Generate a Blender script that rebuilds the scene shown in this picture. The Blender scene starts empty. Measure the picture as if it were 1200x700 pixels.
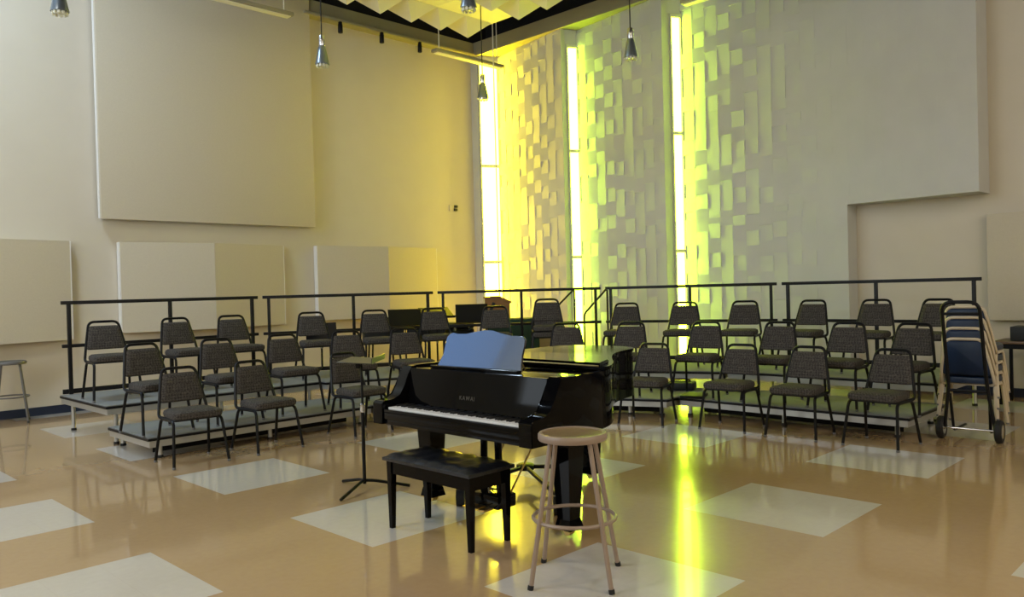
import bpy, bmesh, math, random
from mathutils import Vector, Matrix, noise
random.seed(7)
SC = bpy.context.scene
COL = SC.collection
PI = math.pi
rad = math.radians

# ------------------------------------------------------------------ materials
def mat(name, col, rough=.5, metal=0.0, spec=.5, coat=0.0, ior=1.45, build=None):
    m = bpy.data.materials.new(name); m.use_nodes = True
    nt = m.node_tree; b = nt.nodes['Principled BSDF']
    b.inputs['Base Color'].default_value = (*col, 1)
    b.inputs['Roughness'].default_value = rough
    b.inputs['Metallic'].default_value = metal
    b.inputs['Specular IOR Level'].default_value = spec
    b.inputs['IOR'].default_value = ior
    b.inputs['Coat Weight'].default_value = coat
    b.inputs['Coat Roughness'].default_value = .04
    if build: build(nt, b)
    return m
def N(nt, t, **kw):
    n = nt.nodes.new(t)
    for k, v in kw.items():
        if k.startswith('i_'):
            key = k[2:]
            n.inputs[int(key) if key.isdigit() else key].default_value = v
        else: setattr(n, k, v)
    return n
def mixcol(nt, fac, c1, c2, blend='MIX'):
    m = nt.nodes.new('ShaderNodeMix'); m.data_type = 'RGBA'; m.blend_type = blend
    L = nt.links
    for s, v in ((0, fac), (6, c1), (7, c2)):
        if hasattr(v, 'is_linked'): L.new(v, m.inputs[s])
        elif s == 0: m.inputs[0].default_value = v
        else: m.inputs[s].default_value = (*v, 1)
    return m.outputs[2]
def math_(nt, op, a, b=None, c=None):
    n = nt.nodes.new('ShaderNodeMath'); n.operation = op
    for i, v in enumerate((a, b, c)):
        if v is None: continue
        if hasattr(v, 'is_linked'): nt.links.new(v, n.inputs[i])
        else: n.inputs[i].default_value = v
    return n.outputs[0]
def noisy(scale, c1, c2, detail=3, bump=0.0, bscale=None):
    def f(nt, b):
        tc = N(nt, 'ShaderNodeTexCoord')
        nz = N(nt, 'ShaderNodeTexNoise', i_Scale=scale, i_Detail=detail)
        nt.links.new(tc.outputs['Object'], nz.inputs['Vector'])
        nt.links.new(mixcol(nt, nz.outputs['Fac'], c1, c2), b.inputs['Base Color'])
        if bump:
            n2 = N(nt, 'ShaderNodeTexNoise', i_Scale=bscale or scale, i_Detail=2)
            nt.links.new(tc.outputs['Object'], n2.inputs['Vector'])
            bp = N(nt, 'ShaderNodeBump', i_Strength=bump, i_Distance=.01)
            nt.links.new(n2.outputs['Fac'], bp.inputs['Height']); nt.links.new(bp.outputs['Normal'], b.inputs['Normal'])
    return f
def emit(name, col, s):
    m = bpy.data.materials.new(name); m.use_nodes = True
    nt = m.node_tree; nt.nodes.clear()
    e = nt.nodes.new('ShaderNodeEmission'); o = nt.nodes.new('ShaderNodeOutputMaterial')
    e.inputs[0].default_value = (*col, 1); e.inputs[1].default_value = s
    nt.links.new(e.outputs[0], o.inputs[0]); return m

def floor_nodes(nt, b):
    L = nt.links
    tc = N(nt, 'ShaderNodeTexCoord'); sp = N(nt, 'ShaderNodeSeparateXYZ'); L.new(tc.outputs['Object'], sp.inputs[0])
    u = math_(nt, 'DIVIDE', sp.outputs[0], .3048); v = math_(nt, 'DIVIDE', sp.outputs[1], .3048)
    fu = math_(nt, 'FRACT', math_(nt, 'DIVIDE', math_(nt, 'SUBTRACT', u, 2.95), 6.0))
    fv = math_(nt, 'FRACT', math_(nt, 'DIVIDE', math_(nt, 'SUBTRACT', v, .38), 6.22))
    m1 = math_(nt, 'LESS_THAN', fu, .5); m2 = math_(nt, 'LESS_THAN', fv, .497)
    inlay = math_(nt, 'MULTIPLY', m1, m2)
    n1 = N(nt, 'ShaderNodeTexNoise', i_Scale=1.2, i_Detail=4); L.new(tc.outputs['Object'], n1.inputs['Vector'])
    n2 = N(nt, 'ShaderNodeTexNoise', i_Scale=22, i_Detail=6); L.new(tc.outputs['Object'], n2.inputs['Vector'])
    f = math_(nt, 'MULTIPLY_ADD', n2.outputs['Fac'], .6, math_(nt, 'MULTIPLY', n1.outputs['Fac'], .4))
    tan = mixcol(nt, f, (.40, .262, .135), (.50, .345, .19))
    pale = mixcol(nt, f, (.53, .49, .44), (.63, .59, .54))
    col = mixcol(nt, inlay, tan, pale)
    # hairline joints between the one-foot tiles
    ju = math_(nt, 'LESS_THAN', math_(nt, 'FRACT', u), .012); jv = math_(nt, 'LESS_THAN', math_(nt, 'FRACT', v), .012)
    j = math_(nt, 'MULTIPLY', math_(nt, 'MAXIMUM', ju, jv), .07)
    L.new(mixcol(nt, j, col, (.25, .15, .07)), b.inputs['Base Color'])
    n3 = N(nt, 'ShaderNodeTexNoise', i_Scale=5, i_Detail=3); L.new(tc.outputs['Object'], n3.inputs['Vector'])
    bp = N(nt, 'ShaderNodeBump', i_Strength=.06, i_Distance=.01); L.new(n3.outputs['Fac'], bp.inputs['Height'])
    L.new(bp.outputs['Normal'], b.inputs['Normal'])
    L.new(math_(nt, 'MULTIPLY_ADD', n1.outputs['Fac'], .10, .10), b.inputs['Roughness'])

def fabric_nodes(nt, b):
    L = nt.links
    tc = N(nt, 'ShaderNodeTexCoord')
    mp = N(nt, 'ShaderNodeMapping'); mp.inputs['Rotation'].default_value = (0, rad(45), 0); mp.inputs['Scale'].default_value = (52, 52, 52)
    L.new(tc.outputs['Object'], mp.inputs[0])
    ck = N(nt, 'ShaderNodeTexChecker', i_Scale=1.0); L.new(mp.outputs[0], ck.inputs['Vector'])
    vo = N(nt, 'ShaderNodeTexVoronoi', i_Scale=75); L.new(tc.outputs['Object'], vo.inputs['Vector'])
    f = math_(nt, 'MULTIPLY_ADD', ck.outputs['Fac'], .30, math_(nt, 'MULTIPLY', vo.outputs['Distance'], .75))
    L.new(mixcol(nt, f, (.016, .015, .016), (.098, .087, .076)), b.inputs['Base Color'])
    bp = N(nt, 'ShaderNodeBump', i_Strength=.3, i_Distance=.004); L.new(vo.outputs['Distance'], bp.inputs['Height'])
    L.new(bp.outputs['Normal'], b.inputs['Normal'])

M = {}
M['floor'] = mat('floor_tile', (.5, .28, .12), .15, spec=.5, coat=.5, build=floor_nodes)
M['wall'] = mat('wall_paint', (.66, .60, .49), .75, build=noisy(3, (.64, .58, .47), (.68, .62, .51), 4))
M['panel'] = mat('panel_cloth', (.58, .53, .43), .85, build=noisy(60, (.57, .51, .395), (.64, .575, .455), 3, .1, 200))
M['panel_edge'] = mat('panel_edge', (.80, .78, .75), .6)
M['tile'] = mat('wall_shingle', (.60, .595, .57), .8, build=noisy(2.5, (.56, .555, .53), (.64, .63, .605), 3))
M['beam'] = mat('beam_paint', (.33, .30, .19), .7, build=noisy(2, (.30, .27, .165), (.36, .33, .215)))
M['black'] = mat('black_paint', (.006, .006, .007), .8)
M['navy'] = mat('navy_vinyl', (.014, .022, .05), .5)
M['cloud'] = mat('white_diffuser', (.80, .755, .56), .7)
M['steel'] = mat('black_steel', (.004, .004, .0055), .42, spec=.28)
M['standdesk'] = mat('lit_steel', (.06, .062, .058), .35, spec=.5)  # black steel lightened in colour for the light its level top reflects
M['pole'] = mat('black_rail', (.006, .006, .007), .5, spec=.35)
M['fabric'] = mat('speckled_cloth', (.05, .045, .04), .95, spec=.2, build=fabric_nodes)
M['glide'] = mat('grey_nylon', (.12, .12, .125), .4)
M['carpet'] = mat('grey_carpet', (.2, .21, .22), .9, spec=.2, build=noisy(180, (.17, .18, .185), (.25, .255, .255), 3, .2))
M['alu'] = mat('aluminium', (.52, .52, .50), .38, metal=.65)
M['piano'] = mat('black_lacquer', (.0025, .0025, .003), .045, spec=.5, coat=0, ior=1.24)
M['lid'] = mat('lid_lacquer', (.003, .003, .0035), .07, spec=.5, ior=1.09)
M['desk'] = mat('lacquer_desk', (.005, .006, .009), .20, spec=.9, coat=1.0, ior=1.7)
M['ivory'] = mat('white_key', (.82, .80, .77), .25)
M['ebony'] = mat('black_key', (.008, .008, .008), .3)
M['gold'] = mat('gold_plate', (.55, .38, .12), .35, metal=.9)
M['oldgold'] = mat('faded_gilt', (.085, .075, .055), .45, metal=.3)
M['brass'] = mat('brass', (.62, .44, .16), .3, metal=1)
M['vinyl'] = mat('black_vinyl', (.008, .009, .012), .28, spec=.6, build=noisy(14, (.006, .007, .010), (.012, .013, .017), 2, .5, 14))
M['stool'] = mat('beige_enamel', (.30, .225, .175), .35)
M['hardboard'] = mat('hardboard', (.24, .165, .085), .28, build=noisy(30, (.20, .135, .065), (.28, .195, .105), 4))
M['greystool'] = mat('grey_enamel', (.13, .125, .12), .4)
M['blue'] = mat('navy_vinyl_pad', (.006, .018, .050), .38)
M['cream'] = mat('cream_enamel', (.52, .44, .32), .4)
M['rubber'] = mat('rubber', (.01, .01, .01), .7)
M['chrome'] = mat('chrome', (.6, .6, .62), .2, metal=1)
M['lamp'] = mat('brushed_lamp', (.25, .29, .33), .32, metal=.8)
M['lens'] = mat('prism_glass', (.75, .75, .62), .1, spec=.8)
M['fix'] = mat('fixture_grey', (.27, .25, .20), .5, metal=.2)
M['fixlight'] = mat('fixture_lens', (.80, .77, .64), .4)
M['frame_y'] = mat('window_frame', (.74, .76, .55), .5)
M['glassY'] = emit('yellow_glass', (1.0, .80, .022), 46.0)
M['glassG'] = emit('lime_glass', (.65, 1.0, .024), 42.0)
M['fillB'] = emit('blue_fill_glow', (.27, .50, 1.0), 2.0)  # blue glow of an assumed window, for the music desk to reflect
M['fillW'] = emit('cool_fill_glow', (.84, .93, 1.0), 4.2)  # cool glow of an assumed wide window that fills the room
M['fillC'] = emit('fill_glow', (1.0, .96, .88), 2.3)  # glow of the added window behind the camera
M['wood'] = mat('orange_wood', (.22, .11, .04), .45, build=noisy(9, (.20, .085, .022), (.31, .15, .042), 5))
M['tanbox'] = mat('cardboard', (.45, .33, .22), .8)
M['case'] = mat('black_case', (.010, .011, .012), .55, build=noisy(40, (.007, .008, .009), (.016, .017, .017), 2))
M['green'] = mat('green_cloth', (.012, .035, .018), .8)
M['tabletop'] = mat('table_laminate', (.16, .10, .06), .4)
M['white'] = mat('white_enamel', (.75, .74, .70), .5)

# ------------------------------------------------------------------ mesh helpers
def box(bm, c, s, R=None, bev=0.0, seg=2):
    r = bmesh.ops.create_cube(bm, size=1)['verts']
    Mx = Matrix.Translation(c) @ (R.to_4x4() if R else Matrix()) @ Matrix.Diagonal((*s, 1))
    bmesh.ops.transform(bm, matrix=Mx, verts=r)
    if bev:
        es = list({e for v in r for e in v.link_edges})
        bmesh.ops.bevel(bm, geom=es, offset=bev, segments=seg, affect='EDGES', profile=.6)
def fillet(pts, r, n=5, closed=False):
    pts = [Vector(p) for p in pts]; out = []
    m = len(pts)
    for i, p in enumerate(pts):
        if not closed and i in (0, m-1): out.append(p); continue
        a, b = pts[i-1], pts[(i+1) % m]
        d1, d2 = (a-p), (b-p); l = min(r, d1.length*.48, d2.length*.48)
        s, e = p+d1.normalized()*l, p+d2.normalized()*l
        for k in range(n+1):
            t = k/n; out.append(s*(1-t)**2 + p*2*t*(1-t) + e*t*t)
    return out
def tube(bm, pts, r, n=8, closed=False, r2=None):
    pts = [Vector(p) for p in pts]; rings = []; m = len(pts); up = None
    for i, p in enumerate(pts):
        if closed: t = (pts[(i+1) % m]-pts[i-1]).normalized()
        else: t = (pts[min(i+1, m-1)]-pts[max(i-1, 0)]).normalized()
        if up is None:
            up = t.orthogonal().normalized()
        up = (up - t*up.dot(t)).normalized(); sd = t.cross(up)
        rr = r if r2 is None else r+(r2-r)*i/(m-1)
        rings.append([bm.verts.new(p + up*math.cos(2*PI*k/n)*rr + sd*math.sin(2*PI*k/n)*rr) for k in range(n)])
    for i in range(m if closed else m-1):
        a, b = rings[i], rings[(i+1) % m]
        off = 0
        if closed and i == m-1:
            off = min(range(n), key=lambda o: sum((a[k].co-b[(k+o) % n].co).length for k in range(n)))
        for k in range(n):
            bm.faces.new((a[k], a[(k+1) % n], b[(k+1+off) % n], b[(k+off) % n]))
    if not closed:
        bm.faces.new(rings[0][::-1]); bm.faces.new(rings[-1])
def lathe(bm, prof, n=20, c=(0, 0, 0)):
    rings = []
    for r, z in prof:
        rings.append([bm.verts.new((c[0]+r*math.cos(2*PI*k/n), c[1]+r*math.sin(2*PI*k/n), c[2]+z)) for k in range(n)])
    for a, b in zip(rings, rings[1:]):
        for k in range(n): bm.faces.new((a[k], a[(k+1) % n], b[(k+1) % n], b[k]))
    bm.faces.new(rings[0][::-1]); bm.faces.new(rings[-1])
def prism(bm, out, z0, z1, f=None, bev=0.0):
    """extrude a plan outline; f maps (x,y,z) to a point"""
    f = f or (lambda x, y, z: (x, y, z))
    n = len(out)
    a = [bm.verts.new(f(x, y, z0)) for x, y in out]; b = [bm.verts.new(f(x, y, z1)) for x, y in out]
    fs = [bm.faces.new(a[::-1]), bm.faces.new(b)]
    for i in range(n): fs.append(bm.faces.new((a[i], a[(i+1) % n], b[(i+1) % n], b[i])))
    if bev:
        es = list({e for q in fs[:2] for e in q.edges})
        bmesh.ops.bevel(bm, geom=es, offset=bev, segments=2, affect='EDGES')
def frustum(bm, c0, s0, c1, s1):
    v = []
    for c, s in ((c0, s0), (c1, s1)):
        for dx, dy in ((-1, -1), (1, -1), (1, 1), (-1, 1)):
            v.append(bm.verts.new((c[0]+dx*s[0]/2, c[1]+dy*s[1]/2, c[2])))
    bm.faces.new(v[3::-1]); bm.faces.new(v[4:])
    for i in range(4): bm.faces.new((v[i], v[(i+1) % 4], v[4+(i+1) % 4], v[4+i]))
def obj(name, bm, m, parent=None, smooth=True, loc=None):
    bmesh.ops.recalc_face_normals(bm, faces=bm.faces[:])
    me = bpy.data.meshes.new(name); bm.to_mesh(me); bm.free()
    me.materials.append(M[m] if isinstance(m, str) else m)
    if smooth:
        for p in me.polygons: p.use_smooth = True
        me.set_sharp_from_angle(angle=rad(38))
    o = bpy.data.objects.new(name, me); COL.objects.link(o)
    if parent: o.parent = parent
    if loc: o.location = loc
    return o
def B(): return bmesh.new()
def tag(o, label, cat, group=None, kind=None):
    o['label'] = label; o['category'] = cat
    if group: o['group'] = group
    if kind: o['kind'] = kind
    return o
def thing(name, label, cat, loc=(0, 0, 0), rz=0, group=None):
    o = bpy.data.objects.new(name, None); COL.objects.link(o)
    o.empty_display_size = .1; o.location = loc; o.rotation_euler = (0, 0, rz)
    return tag(o, label, cat, group)
def struct(o, label=None, cat=None):
    o['kind'] = 'structure'
    if label: o['label'] = label; o['category'] = cat
    return o
def dup(root, loc, rz, label, group=None):
    r = root.copy(); COL.objects.link(r); r.location = loc; r.rotation_euler = (0, 0, rz); r['label'] = label
    if group: r['group'] = group
    for ch in list(root.children):
        c = ch.copy(); COL.objects.link(c); c.parent = r
        for g in list(ch.children):
            d = g.copy(); COL.objects.link(d); d.parent = c
    return r
def part(name, m, parent, fn, smooth=True):
    bm = B(); fn(bm); return obj(name, bm, m, parent, smooth)

# ------------------------------------------------------------------ camera
H = 1.496
th = 0.79017646; pitch = .0120223; roll = .02630023
f0 = Vector((0, math.cos(pitch), -math.sin(pitch))); r0 = Vector((1, 0, 0)); u0 = r0.cross(f0)
r_ = r0*math.cos(roll)-u0*math.sin(roll); u_ = r0*math.sin(roll)+u0*math.cos(roll)
Rz = Matrix(((math.cos(th), math.sin(th), 0), (-math.sin(th), math.cos(th), 0), (0, 0, 1)))
F, R_, U_ = Rz@f0, Rz@r_, Rz@u_
cam = bpy.data.cameras.new('camera'); co = bpy.data.objects.new('camera', cam); COL.objects.link(co)
cam.sensor_width = 36; cam.lens = 938.626/1200*36; cam.clip_end = 100
co.matrix_world = Matrix.Translation((0, 0, H)) @ Matrix((R_, U_, -F)).transposed().to_4x4()
SC.camera = co

# ------------------------------------------------------------------ the room
XW, YW = 11.35, 11.8            # far wall planes
X0, Y0, ZC = -3.6, -5.0, 8.0
def slab(name, c, s, m, label=None, cat=None):
    bm = B(); box(bm, c, s); return struct(obj(name, bm, m, None, False), label, cat)
slab('floor', ((X0+12)/2, (Y0+12.2)/2, -.05), (17.4, 17.6, .1), 'floor', 'polished orange tan tile floor inlaid with pale squares', 'floor')
slab('ceiling', ((X0+12)/2, (Y0+12.2)/2, ZC+.05), (17.4, 17.6, .1), 'black', 'black painted ceiling deck above the hanging diffusers', 'ceiling')
ASSUMED_WIN_A = (-3.55, -.8, 3.4, 6.6)    # opening for an unseen window assumed in the wall with the hanging panels, beyond the frame
def wall_with_hole(name, axis, pos, lo, hi, hole, m, label, cat='wall', thick=.2):
    bm = B(); a, b, z0, z1 = hole
    for (p, q, r, s) in ((lo, a, 0, ZC), (b, hi, 0, ZC), (a, b, 0, z0), (a, b, z1, ZC)):
        c = [0, 0, (r+s)/2]; d = [0, 0, s-r]
        k, j = (0, 1) if axis == 'x' else (1, 0)
        c[k] = (p+q)/2; d[k] = q-p; c[j] = pos; d[j] = thick
        box(bm, c, d)
    return struct(obj(name, bm, m, None, False), label, cat)
wl = wall_with_hole('wall_left', 'x', YW+.1, X0, 11.8, ASSUMED_WIN_A, 'wall', 'beige painted wall carrying the hanging acoustic panels')
slab('wall_right', (XW+.1, (Y0+YW)/2, ZC/2), (.2, YW-Y0, ZC), 'wall', 'beige painted wall behind the shingled window piers', 'wall')
ASSUMED_WIN_B = (3.6, 10.2, 1.8, 6.2)  # opening for an unseen wide window assumed as a light source
wall_with_hole('wall_back', 'y', X0-.1, Y0, YW+.2, ASSUMED_WIN_B, 'wall', 'beige painted wall with a wide assumed window facing the piano')
FILL_WIN = (-2.5, 9.0, 2.4, 5.8)  # opening for an unseen window added to light the room
wall_with_hole('wall_front', 'x', Y0-.1, X0, XW+.2, FILL_WIN, 'wall', 'beige painted wall with an added fill light window behind the camera')
# black plenum walls above the soffit
slab('trim_1', ((6.9+11.3)/2, YW-.03, 7.2), (4.5, .06, 1.6), 'black', 'black painted band of wall above the beam on the panel wall', 'wall')
slab('trim_2', (XW-.03, 9.0, 7.2), (.06, 5.6, 1.6), 'black', 'black painted band of wall above the beam over the tall windows', 'wall')
# navy vinyl baseboards
slab('baseboard_left', ((X0+11.2)/2, YW-.008, .055), (11.2-X0, .016, .11), 'navy', 'navy vinyl baseboard under the hanging panels', 'baseboard')
slab('baseboard_right', (XW-.008, -.3, .055), (.016, 9.4, .11), 'navy', 'navy vinyl baseboard in the recess by the blue chairs', 'baseboard')

# windows of the unseen walls: frame + emissive panes, all assumed or added for light
def unseen_window(name, axis, pos, hole, m, n, label, inset):
    a, b, z0, z1 = hole
    def P(u, z): return (u, pos, z) if axis == 'x' else (pos, u, z)
    def S(du, dz, t): return (du, t, dz) if axis == 'x' else (t, du, dz)
    bm = B()
    for k in range(n+1):
        box(bm, P(a+(b-a)*k/n, (z0+z1)/2), S(.07, z1-z0, .12))
    for z in ((z0, (z0+z1)/2, z1) if n > 1 else (z0, z1)): box(bm, P((a+b)/2, z), S(b-a+.07, .07, .12))
    w = struct(obj(name, bm, 'white', None, False), label, 'window')
    bm = B(); box(bm, P((a+b)/2, (z0+z1)/2), S(b-a, z1-z0, .01))
    g = obj('pane', bm, m, w, False)
    g.location = (0, inset, 0) if axis == 'x' else (inset, 0, 0)
unseen_window('assumed_blue_window', 'x', YW+.1, ASSUMED_WIN_A, 'fillB', 1, 'high unseen window assumed in the panel wall, glowing blue for the desk reflection', .06)  # assumed window, its blue panes are there to reflect in the music desk
unseen_window('assumed_wide_window', 'y', X0-.1, ASSUMED_WIN_B, 'fillW', 5, 'wide unseen window assumed opposite the shingled piers to light the room', -.06)  # assumed window, its panes throw cool light across the room
unseen_window('fill_window', 'x', Y0-.1, FILL_WIN, 'fillC', 5, 'unseen window added behind the camera to light the room', -.06)

# beams (soffits) under the black plenum
def beam(name, c, s, lip_c, lip_s, label):
    bm = B(); box(bm, c, s)
    b = struct(obj(name, bm, 'beam', None, False), label, 'beam')
    bm = B(); box(bm, lip_c, lip_s, bev=.01); obj('conduit', bm, 'beam', b)
beam('trim_3', (9.2, 11.72, 6.24), (4.3, .16, .26), (9.2, 11.61, 6.13), (4.3, .06, .05), 'painted beam along the top of the panel wall')
beam('trim_4', (11.1, 8.8, 6.25), (.5, 5.98, .25), (10.87, 8.8, 6.13), (.05, 5.9, .03), 'painted beam above the tall coloured windows')

# shingled piers between the windows: each a wedge of wall covered with small tilted shingles
def pier(name, Ys, Xs, Ye, Xe, z0, z1, label, seed, body=True, parts=None):
    rnd = random.Random(seed)
    bm = B(); Xb = XW
    if parts is None: parts = [(Ys, Ye, z0, z1)]
    def X(y): return Xs+(Xe-Xs)*(Ys-y)/(Ys-Ye)
    for (ya, yb, za, zb) in parts:
        prism(bm, [(X(ya), ya), (Xb, ya), (Xb, yb), (X(yb), yb)], za, zb)
    o = struct(obj(name, bm, 'tile', None, False), label, 'wall')
    bm = B(); T = .235
    Lp = math.hypot(Ys-Ye, Xs-Xe); tx, ty = (Xe-Xs)/Lp, (Ye-Ys)/Lp      # along the face, towards lower Y
    nx, ny = ty, -tx
    if nx > 0: nx, ny = -nx, -ny
    for (ya, yb, za, zb) in parts:
        s0 = (Ys-ya)/(Ys-Ye)*Lp; s1 = (Ys-yb)/(Ys-Ye)*Lp
        ns = max(1, round((s1-s0)/T)); nz = max(1, round((zb-za)/T))
        ds, dz = (s1-s0)/ns, (zb-za)/nz
        for i in range(ns):
            sh = rnd.uniform(-.5, .5)*dz; st = rnd.random() < .5
            for k in range(nz+1):
                a, b = s0+i*ds, s0+(i+1)*ds
                c, d = max(za, za+(k-.5)*dz+sh), min(zb, za+(k+.5)*dz+sh)
                if d-c < .02: continue
                fd = 1-.85*min(1, max(0, (a-1.0)/1.3)); h = rnd.uniform(.002, .004)*fd+.001
                st = (rnd.random() < .80) if not st else (rnd.random() < .42); ta = rnd.uniform(.006, .017)*fd if st else 0; tb = 0 if st else rnd.uniform(.018, .030)*fd
                def pt(s, z, q): return (Xs+tx*s+nx*q, Ys+ty*s+ny*q, z)
                fr = [bm.verts.new(pt(a, c, h+tb)), bm.verts.new(pt(b, c, h+ta)), bm.verts.new(pt(b, d, h+ta)), bm.verts.new(pt(a, d, h+tb))]
                bk = [bm.verts.new(pt(*q, -.004)) for q in ((a, c), (b, c), (b, d), (a, d))]
                bm.faces.new(fr)
                for q in range(4): bm.faces.new((bk[q], bk[(q+1) % 4], fr[(q+1) % 4], fr[q]))
    obj('shingles', bm, 'tile', o, False)
    return o
pier('wall_pier_1', 11.40, 11.29, 9.40, 10.90, 0, 6.3, 'shingled pier between the yellow window and the narrow lime window', 1)
pier('wall_pier_2', 9.29, 11.22, 7.27, 10.90, 0, 6.3, 'shingled pier between the two lime windows', 2)
pier('wall_pier_3', 7.17, 11.30, 2.79, 10.90, 0, 7.9, 'broad pale shingled pier whose lower corner is cut away as a recess', 3,
     parts=[(7.17, 4.44, 0, 2.53), (7.17, 2.79, 2.53, 7.9)])

def slit_window(name, A, Bp, ztop, m, label, back, mull=None, jamb=None):
    """tall narrow window angled between two piers, from plan point A to plan point Bp (low Y)"""
    A, Bp = Vector(A), Vector(Bp); d = (Bp-A); L = d.length; d.normalize()
    nr = Vector((d.y, -d.x))
    if nr.x > 0: nr = -nr
    R = Matrix(((d.x, nr.x, 0), (d.y, nr.y, 0), (0, 0, 1)))
    c = (A+Bp)/2
    def at(u, v, z): q = A+d*u+nr*v; return (q.x, q.y, z)
    bm = B(); t = .024
    for u in (t/2, L-t/2): box(bm, at(u, .0, ztop/2), (t, .05, ztop), R)
    for z in (.12, 2.04, 3.95, ztop-.03): box(bm, at(L/2, .0, z), (L-.01, .045, .05), R)
    if mull: box(bm, at(L*mull, .0, ztop/2), (.03, .045, ztop-.05), R)
    w = struct(obj(name, bm, 'frame_y', None, False), label, 'window')
    for a, b in ((.145, 2.015), (2.065, 3.925), (3.975, ztop-.055)):
        bm = B(); box(bm, at(L/2, -.012, (a+b)/2), (L-2*t, .010, b-a), R); obj('pane', bm, m, w, False)
    bm = B(); prism(bm, back, ztop, 6.3); obj('head', bm, 'tile', w, False)
    if jamb: bm = B(); prism(bm, jamb, 0, ztop); obj('jamb', bm, 'tile', w, False)
    return w
slit_window('window_1', (10.92, 11.60), (11.285, 11.415), 6.05, 'glassY', 'tall glowing yellow slit window in the room corner', [(10.94, 11.8), (11.35, 11.8), (11.35, 11.4), (11.28, 11.4), (10.91, 11.60)], None, [(10.905, 11.8), (10.94, 11.8), (10.94, 11.61), (10.905, 11.61)])
slit_window('window_2', (11.03, 9.395), (11.22, 9.29), 5.86, 'glassG', 'tall glowing lime slit window nearer the yellow corner', [(11.0, 9.40), (11.35, 9.40), (11.35, 9.29), (11.2, 9.29)])
slit_window('window_3', (11.12, 7.265), (11.30, 7.17), 5.88, 'glassG', 'tall glowing lime slit window next to the broad pale pier', [(11.06, 7.27), (11.35, 7.27), (11.35, 7.17), (11.28, 7.17)])

# ------------------------------------------------------------------ hanging panels
def flat_panel(name, x0, x1, z0, z1, label):
    t = thing(name, label, 'acoustic panel', ((x0+x1)/2, YW, z0))
    w = x1-x0; h = z1-z0
    part('face', 'panel', t, lambda bm: box(bm, (0, -.155, h/2), (w, .05, h), bev=.006))
    part('edge_frame', 'panel_edge', t, lambda bm: [box(bm, (s*(w/2-.015), -.10, h/2), (.03, .08, h-.02)) for s in (-1, 1)] + [box(bm, (0, -.10, z), (w-.06, .08, .03)) for z in (.02, h-.02)], False)
    part('cleat', 'black', t, lambda bm: [box(bm, (0, -.035, z), (w-.5, .07, .08)) for z in (.5, h-.5)], False)
flat_panel('acoustic_panel', 3.84, 7.16, 2.6, 7.2, 'huge tall flat beige panel hung high on the wall above the folded panels')
def wedge_panel(name, x0, x1, z0, z1, ridge, label, group='folded low wall panels'):
    t = thing(name, label, 'acoustic panel', ((x0+x1)/2, YW, z0), 0, group)
    w = x1-x0; h = z1-z0
    out = [(-w/2, -.014), (-w/2, -.11), (0, -ridge), (w/2, -.11), (w/2, -.014)]
    part('panel_body', 'panel', t, lambda bm: prism(bm, out, 0, h, bev=.004), False)
    for s in (-1, 1): part('edge_strip', 'panel_edge', t, lambda bm: box(bm, (s*(w/2+.002), -.062, h/2), (.012, .098, h)), False)
    part('hanging_cleat', 'black', t, lambda bm: box(bm, (0, -.007, h*.6), (w-.3, .014, .1)), False)
wedge_panel('folded_panel', .95, 3.46, .97, 2.29, .34, 'low beige folded panel above the grey stool')
wedge_panel('folded_panel', 4.09, 6.60, 1.02, 2.29, .34, 'low beige folded panel under the huge flat panel, edge beside the stool bay')
wedge_panel('folded_panel', 7.22, 9.80, 1.05, 2.30, .34, 'low folded panel lit yellow on one face, nearest the yellow window')
# low panel in the right recess
t = thing('recess_panel', 'low pale flat panel in the recess above the black device', 'acoustic panel', (XW, 1.9, .95))
part('face', 'panel', t, lambda bm: box(bm, (-.10, 0, .66), (.05, 1.8, 1.32), bev=.006))
part('edge_frame', 'panel_edge', t, lambda bm: [box(bm, (-.04, s*.87, .66), (.075, .03, 1.28)) for s in (-1, 1)], False)

# ------------------------------------------------------------------ ceiling cloud of pyramids
ct = thing('ceiling_cloud', 'suspended cream ceiling grid of downward pyramids over the piano and risers', 'ceiling diffuser', (9.5, 10.3, 6.0))
C_ = .6
def pyr(bm, i, j, flat):
    x, y = -i*C_-C_/2, -j*C_-C_/2; h = C_/2-.012
    if flat:
        box(bm, (x, y, 0), (2*h, 2*h, .02)); return
    base = [bm.verts.new((x+a*h, y+b*h, -.012)) for a, b in ((-1, -1), (1, -1), (1, 1), (-1, 1))]
    tp = bm.verts.new((x, y, -.25)); bm.faces.new(base)
    for k in range(4): bm.faces.new((base[k], tp, base[(k+1) % 4]))
NX, NY = 8, 8
for i in range(NX):
    for j in range(NY):
        bm = B(); fl = (j == 1 and i <= 3) or (i > 1 and j > 1 and (i*3+j*5) % 7 == 0)
        pyr(bm, i, j, fl); obj('diffuser_panel', bm, 'cloud', ct, False)
def grid(bm):
    for i in range(NX+1): box(bm, (-i*C_, -NY*C_/2, .005), (.024, NY*C_+.024, .035))
    for j in range(NY+1): box(bm, (-NX*C_/2, -j*C_, .006), (NX*C_+.024, .024, .034))
part('grid_frame', 'cloud', ct, grid, False)
part('hanger', 'pole', ct, lambda bm: [tube(bm, [(-a*C_, -b*C_, .02), (-a*C_, -b*C_, ZC-6.0)], .006, 5) for a in (1, 4, 7) for b in (1, 4, 7)])

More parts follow.
